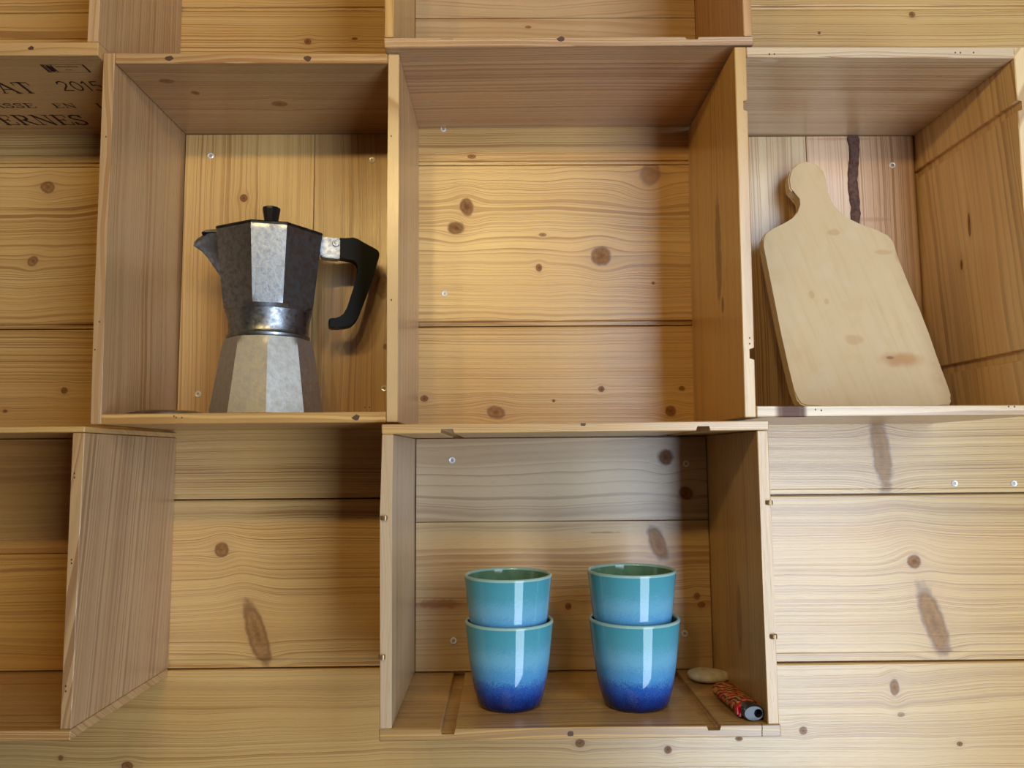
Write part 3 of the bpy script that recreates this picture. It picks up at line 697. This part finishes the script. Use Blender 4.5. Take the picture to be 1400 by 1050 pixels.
# knife scratches
sc = N.noise(N.comb(m('MULTIPLY', m('ADD', ux, m('MULTIPLY', uz, .7)), 60), m('MULTIPLY', m('SUBTRACT', uz, m('MULTIPLY', ux, .6)), 900), 2.0), 1.0, 1.5)
sc2 = N.noise(N.comb(m('MULTIPLY', m('SUBTRACT', ux, uz), 900), m('MULTIPLY', m('ADD', ux, uz), 50), 7.0), 1.0, 1.5)
scm = m('MAXIMUM', N.ss(sc, .70, .78), N.ss(sc2, .72, .80))
col = N.mix(m('MULTIPLY', scm, .35), col, (.70, .56, .38))
N.set(Base_Color=col, Roughness=.62, Specular_IOR_Level=.3); N.bump(m('ADD', m('MULTIPLY', scm, -.6), m('MULTIPLY', n1, .3)), .35, .0006)
o = link('cutting_board', bm, N.mat, None, org, .6)
tag(o, 'worn pale wooden cutting board with a rounded handle, leaning in the right crate', 'cutting board')

# ------------------------------------------------------------------ cups
def glaze():
    N = NT('blue_glaze'); m = N.m
    tc = N.n('ShaderNodeTexCoord'); sp = N.n('ShaderNodeSeparateXYZ'); N.link(tc.outputs['Object'], sp.inputs[0])
    x, y, z = sp.outputs
    sN = N.noise(tc.outputs['Object'], 900, 3, .7); bN = N.noise(tc.outputs['Object'], 120, 3, .6); lN = N.noise(tc.outputs['Object'], 26, 2, .5)
    zz = m('ADD', z, m('ADD', m('MULTIPLY', m('SUBTRACT', sN, .5), .026), m('ADD', m('MULTIPLY', m('SUBTRACT', bN, .5), .008), m('MULTIPLY', m('SUBTRACT', lN, .5), .010))))
    r = N.n('ShaderNodeValToRGB'); N.link(m('MULTIPLY', zz, 1 / .078), r.inputs[0])
    cr = r.color_ramp; cr.interpolation = 'EASE'
    cr.elements[0].position = .03; cr.elements[0].color = (.001, .006, .055, 1)
    cr.elements[1].position = 1.0; cr.elements[1].color = (.065, .29, .36, 1)
    for p, c in ((.15, (.002, .030, .20)), (.27, (.018, .085, .36)), (.42, (.080, .28, .54)), (.60, (.15, .39, .56)), (.82, (.080, .31, .40))):
        e = cr.elements.new(p); e.color = (*c, 1)
    N.set(Base_Color=r.outputs[0], Roughness=.045, Specular_IOR_Level=.6)
    return N.mat
GLAZE = glaze()
INNER = simple('green_inner_glaze', (.13, .24, .15), .08, 0, (80, (.09, .19, .12)), 0, .6)
RIM = simple('bare_rim_glaze', (.30, .48, .46), .15, 0, None, 0, .6)
def cup(name, c, label, s=1.0):
    root = empty(name, c); tag(root, label, 'cup', 'stacked blue cups in the bottom crate')
    outer = [(0, .0010), (.024, .0010), (.0250, 0), (.0274, .0002), (.0292, .0016), (.0308, .0050), (.0336, .0150), (.0359, .0270), (.0381, .0410), (.0399, .0570), (.0416, .0720), (.0421, .0762)]
    bm = lathe_bm([(r * s, z * s) for r, z in outer], 72, c)
    link('cup_body', bm, GLAZE, root, c, 1.0)
    rim = [(.0421, .0762), (.0422, .0776), (.0415, .0785), (.0402, .0786), (.0393, .0778), (.0390, .0764)]
    link('rim', lathe_bm([(r * s, z * s) for r, z in rim], 72, c), RIM, root, c, 1.0)
    inn = [(.0390, .0764), (.0380, .0660), (.0366, .0560), (.0350, .0490), (.0325, .0455), (.0290, .0420), (.0265, .0300), (.0240, .0120), (.018, .0070), (0, .0060)]
    link('cup_interior', lathe_bm([(r * s, z * s) for r, z in inn], 72, c), INNER, root, c, 1.0)
    return root
z5 = cz(790, 994.6, D5) + .0003
def cup_at(px, D, z): 
    # x such that the axis is seen at px at height z
    p = at(px, 910, D); return (p.x, D - .70, z)
zfl = cz(696, 995.7, D5) + .0003
cup('cup', cup_at(696.5, .752, zfl), 'blue ceramic cup at the bottom of the left stack, dark blue foot')
cup('cup', cup_at(695.5, .752, zfl + .0426), 'turquoise ceramic cup nested on top of the left stack')
zfl2 = cz(868, 993.5, D5) + .0003
cup('cup', cup_at(868.5, .748, zfl2), 'blue ceramic cup at the bottom of the right stack, paler glaze', 1.02)
cup('cup', cup_at(866.0, .748, zfl2 + .0460), 'pale turquoise ceramic cup nested on top of the right stack', 1.0)

# ------------------------------------------------------------------ pebble
pc = at(967, 922, .818); zfl3 = cz(967, 992.1, D5)
bm = bmesh.new(); bmesh.ops.create_uvsphere(bm, u_segments=40, v_segments=24, radius=1)
rot = math.radians(-18)
for v in bm.verts:
    x, y, z = v.co
    k = 1 + .05 * math.sin(3 * math.atan2(y, x) + 1)
    x *= .0218 * k; y *= .0165 * k; z = math.copysign(abs(z) ** .85, z) * .0062
    v.co = Vector((x * math.cos(rot) - y * math.sin(rot) + pc.x, x * math.sin(rot) + y * math.cos(rot) + .116, z + zfl3 + .0063))
o = link('pebble', bm, simple('pale_stone', (.72, .64, .50), .45, 0, (70, (.50, .42, .31)), .2), None, (pc.x, .116, zfl3), 1.5)
tag(o, 'flat oval beige pebble lying in the back right corner beside the cups', 'pebble')

# ------------------------------------------------------------------ lighter
zl = cz(1020, 991.2, D5) + .0004
p1 = atz(985, 948, zl); p2 = atz(1031, 986.5, zl)
ax = (p2 - p1); ax.z = 0; ax.normalize(); sd = Vector((-ax.y, ax.x, 0))
base = p2 - ax * .0745
Lr = empty('lighter', base + Vector((0, 0, 0))); tag(Lr, 'orange and red cord-wrapped lighter with a chrome hood, lying on its side', 'lighter')
RW, RH = .0122, .0068
def tube(name, sec, mat, smooth=.6, hw=RW, hh=RH, n=36):
    bm = bmesh.new(); rings = []
    for t, k in sec:
        rings.append([bm.verts.new(base + ax * t + sd * (hw * k * math.cos(a)) + Vector((0, 0, RH + hh * k * math.sin(a)))) for a in [2 * PI * j / n for j in range(n)]])
    for A_, B_ in zip(rings, rings[1:]):
        for j in range(n): bm.faces.new((A_[j], A_[(j + 1) % n], B_[(j + 1) % n], B_[j]))
    bm.faces.new(rings[0][::-1]); bm.faces.new(rings[-1])
    return link(name, bm, mat, Lr, base, smooth)
N = NT('cord_wrap'); m = N.m
tc = N.n('ShaderNodeTexCoord'); vo = N.n('ShaderNodeTexNoise'); N.link(tc.outputs['Object'], vo.inputs['Vector']); vo.inputs['Scale'].default_value = 130; vo.inputs['Detail'].default_value = 1
wv = N.n('ShaderNodeTexWave', wave_type='BANDS', bands_direction='DIAGONAL'); N.link(tc.outputs['Object'], wv.inputs['Vector']); wv.inputs['Scale'].default_value = 75; wv.inputs['Distortion'].default_value = 7; wv.inputs['Detail'].default_value = 1; wv.inputs['Detail Scale'].default_value = 1.5
col = N.mix(N.ss(vo.outputs[0], .42, .60), (.62, .085, .022), (.55, .24, .055))
col = N.mix(N.ss(wv.outputs[0], .12, .40, 1, 0), col, (.10, .008, .008))
N.set(Base_Color=col, Roughness=.35); N.bump(wv.outputs[0], .6, .001)
sec = []
for k in range(56):
    t = .0575 * k / 55; e = 1.0
    if k < 3: e = (.80, .92, .98)[k]
    sec.append((t, .97 * e + (.03 if k % 3 == 1 else 0)))
tube('wrapped_body', sec, N.mat, 1.2)
tube('neck', [(.0576, .86), (.0610, .86)], simple('lighter_red', (.62, .012, .020), .3), .6)
CH = simple('chrome', (.17, .17, .18), .38, 1.0)
# hood: a D-shaped shell with a round flame opening in its end
bm = bmesh.new(); n = 36; rings = []
for t, k in ((.0611, .98), (.0612, 1.0), (.0715, 1.0), (.0738, .96), (.0745, .88)):
    rings.append([bm.verts.new(base + ax * t + sd * (RW * .80 * k * math.cos(a) + .0004) + Vector((0, 0, RH + RH * k * math.sin(a)))) for a in [2 * PI * j / n for j in range(n)]])
t = .0745; cen = base + ax * t + sd * (.0040)
inner = [bm.verts.new(cen + sd * (.0037 * math.cos(a)) + Vector((0, 0, RH + .0037 * math.sin(a)))) for a in [2 * PI * j / n for j in range(n)]]
deep = [bm.verts.new(cen - ax * .008 + sd * (.0034 * math.cos(a)) + Vector((0, 0, RH + .0034 * math.sin(a)))) for a in [2 * PI * j / n for j in range(n)]]
rings += [inner, deep]
for i_, (A_, B_) in enumerate(zip(rings, rings[1:])):
    for j in range(n):
        f_ = bm.faces.new((A_[j], A_[(j + 1) % n], B_[(j + 1) % n], B_[j])); f_.material_index = 1 if i_ == len(rings) - 2 else (2 if i_ == len(rings) - 3 else 0)
f_ = bm.faces.new(deep); f_.material_index = 1; bm.faces.new(rings[0][::-1])
link('hood', bm, [CH, simple('hole_shade', (.01, .01, .01), .8), simple('dull_chrome', (.10, .10, .11), .5, 1.0)], Lr, base + ax * .067, .6)  # inside of the opening is near-black to paint in its shade
# red thumb lever and the spark wheel on the left side of the hood
bm = bmesh.new()
for v in bmesh.ops.create_cube(bm, size=1)['verts']: v.co = base + ax * (.0632 + v.co.x * .0100) + sd * (-.0092 + v.co.y * .0054) + Vector((0, 0, RH + .0002 + v.co.z * .0100))
bmesh.ops.bevel(bm, geom=list(bm.edges), offset=.0018, segments=3, affect='EDGES')
link('thumb_lever', bm, bpy.data.materials['lighter_red'], Lr, base + ax * .063 - sd * .0092, .6)
wc = base + ax * .0708 + sd * -.0070 + Vector((0, 0, RH + .0012))
bm = lathe_bm([(0, -.003), (.0026, -.003), (.0030, -.0025), (.0030, .0025), (.0026, .003), (0, .003)], 20, (0, 0, 0))
for v in bm.verts: v.co = wc + v.co
link('spark_wheel', bm, CH, Lr, wc, .6)
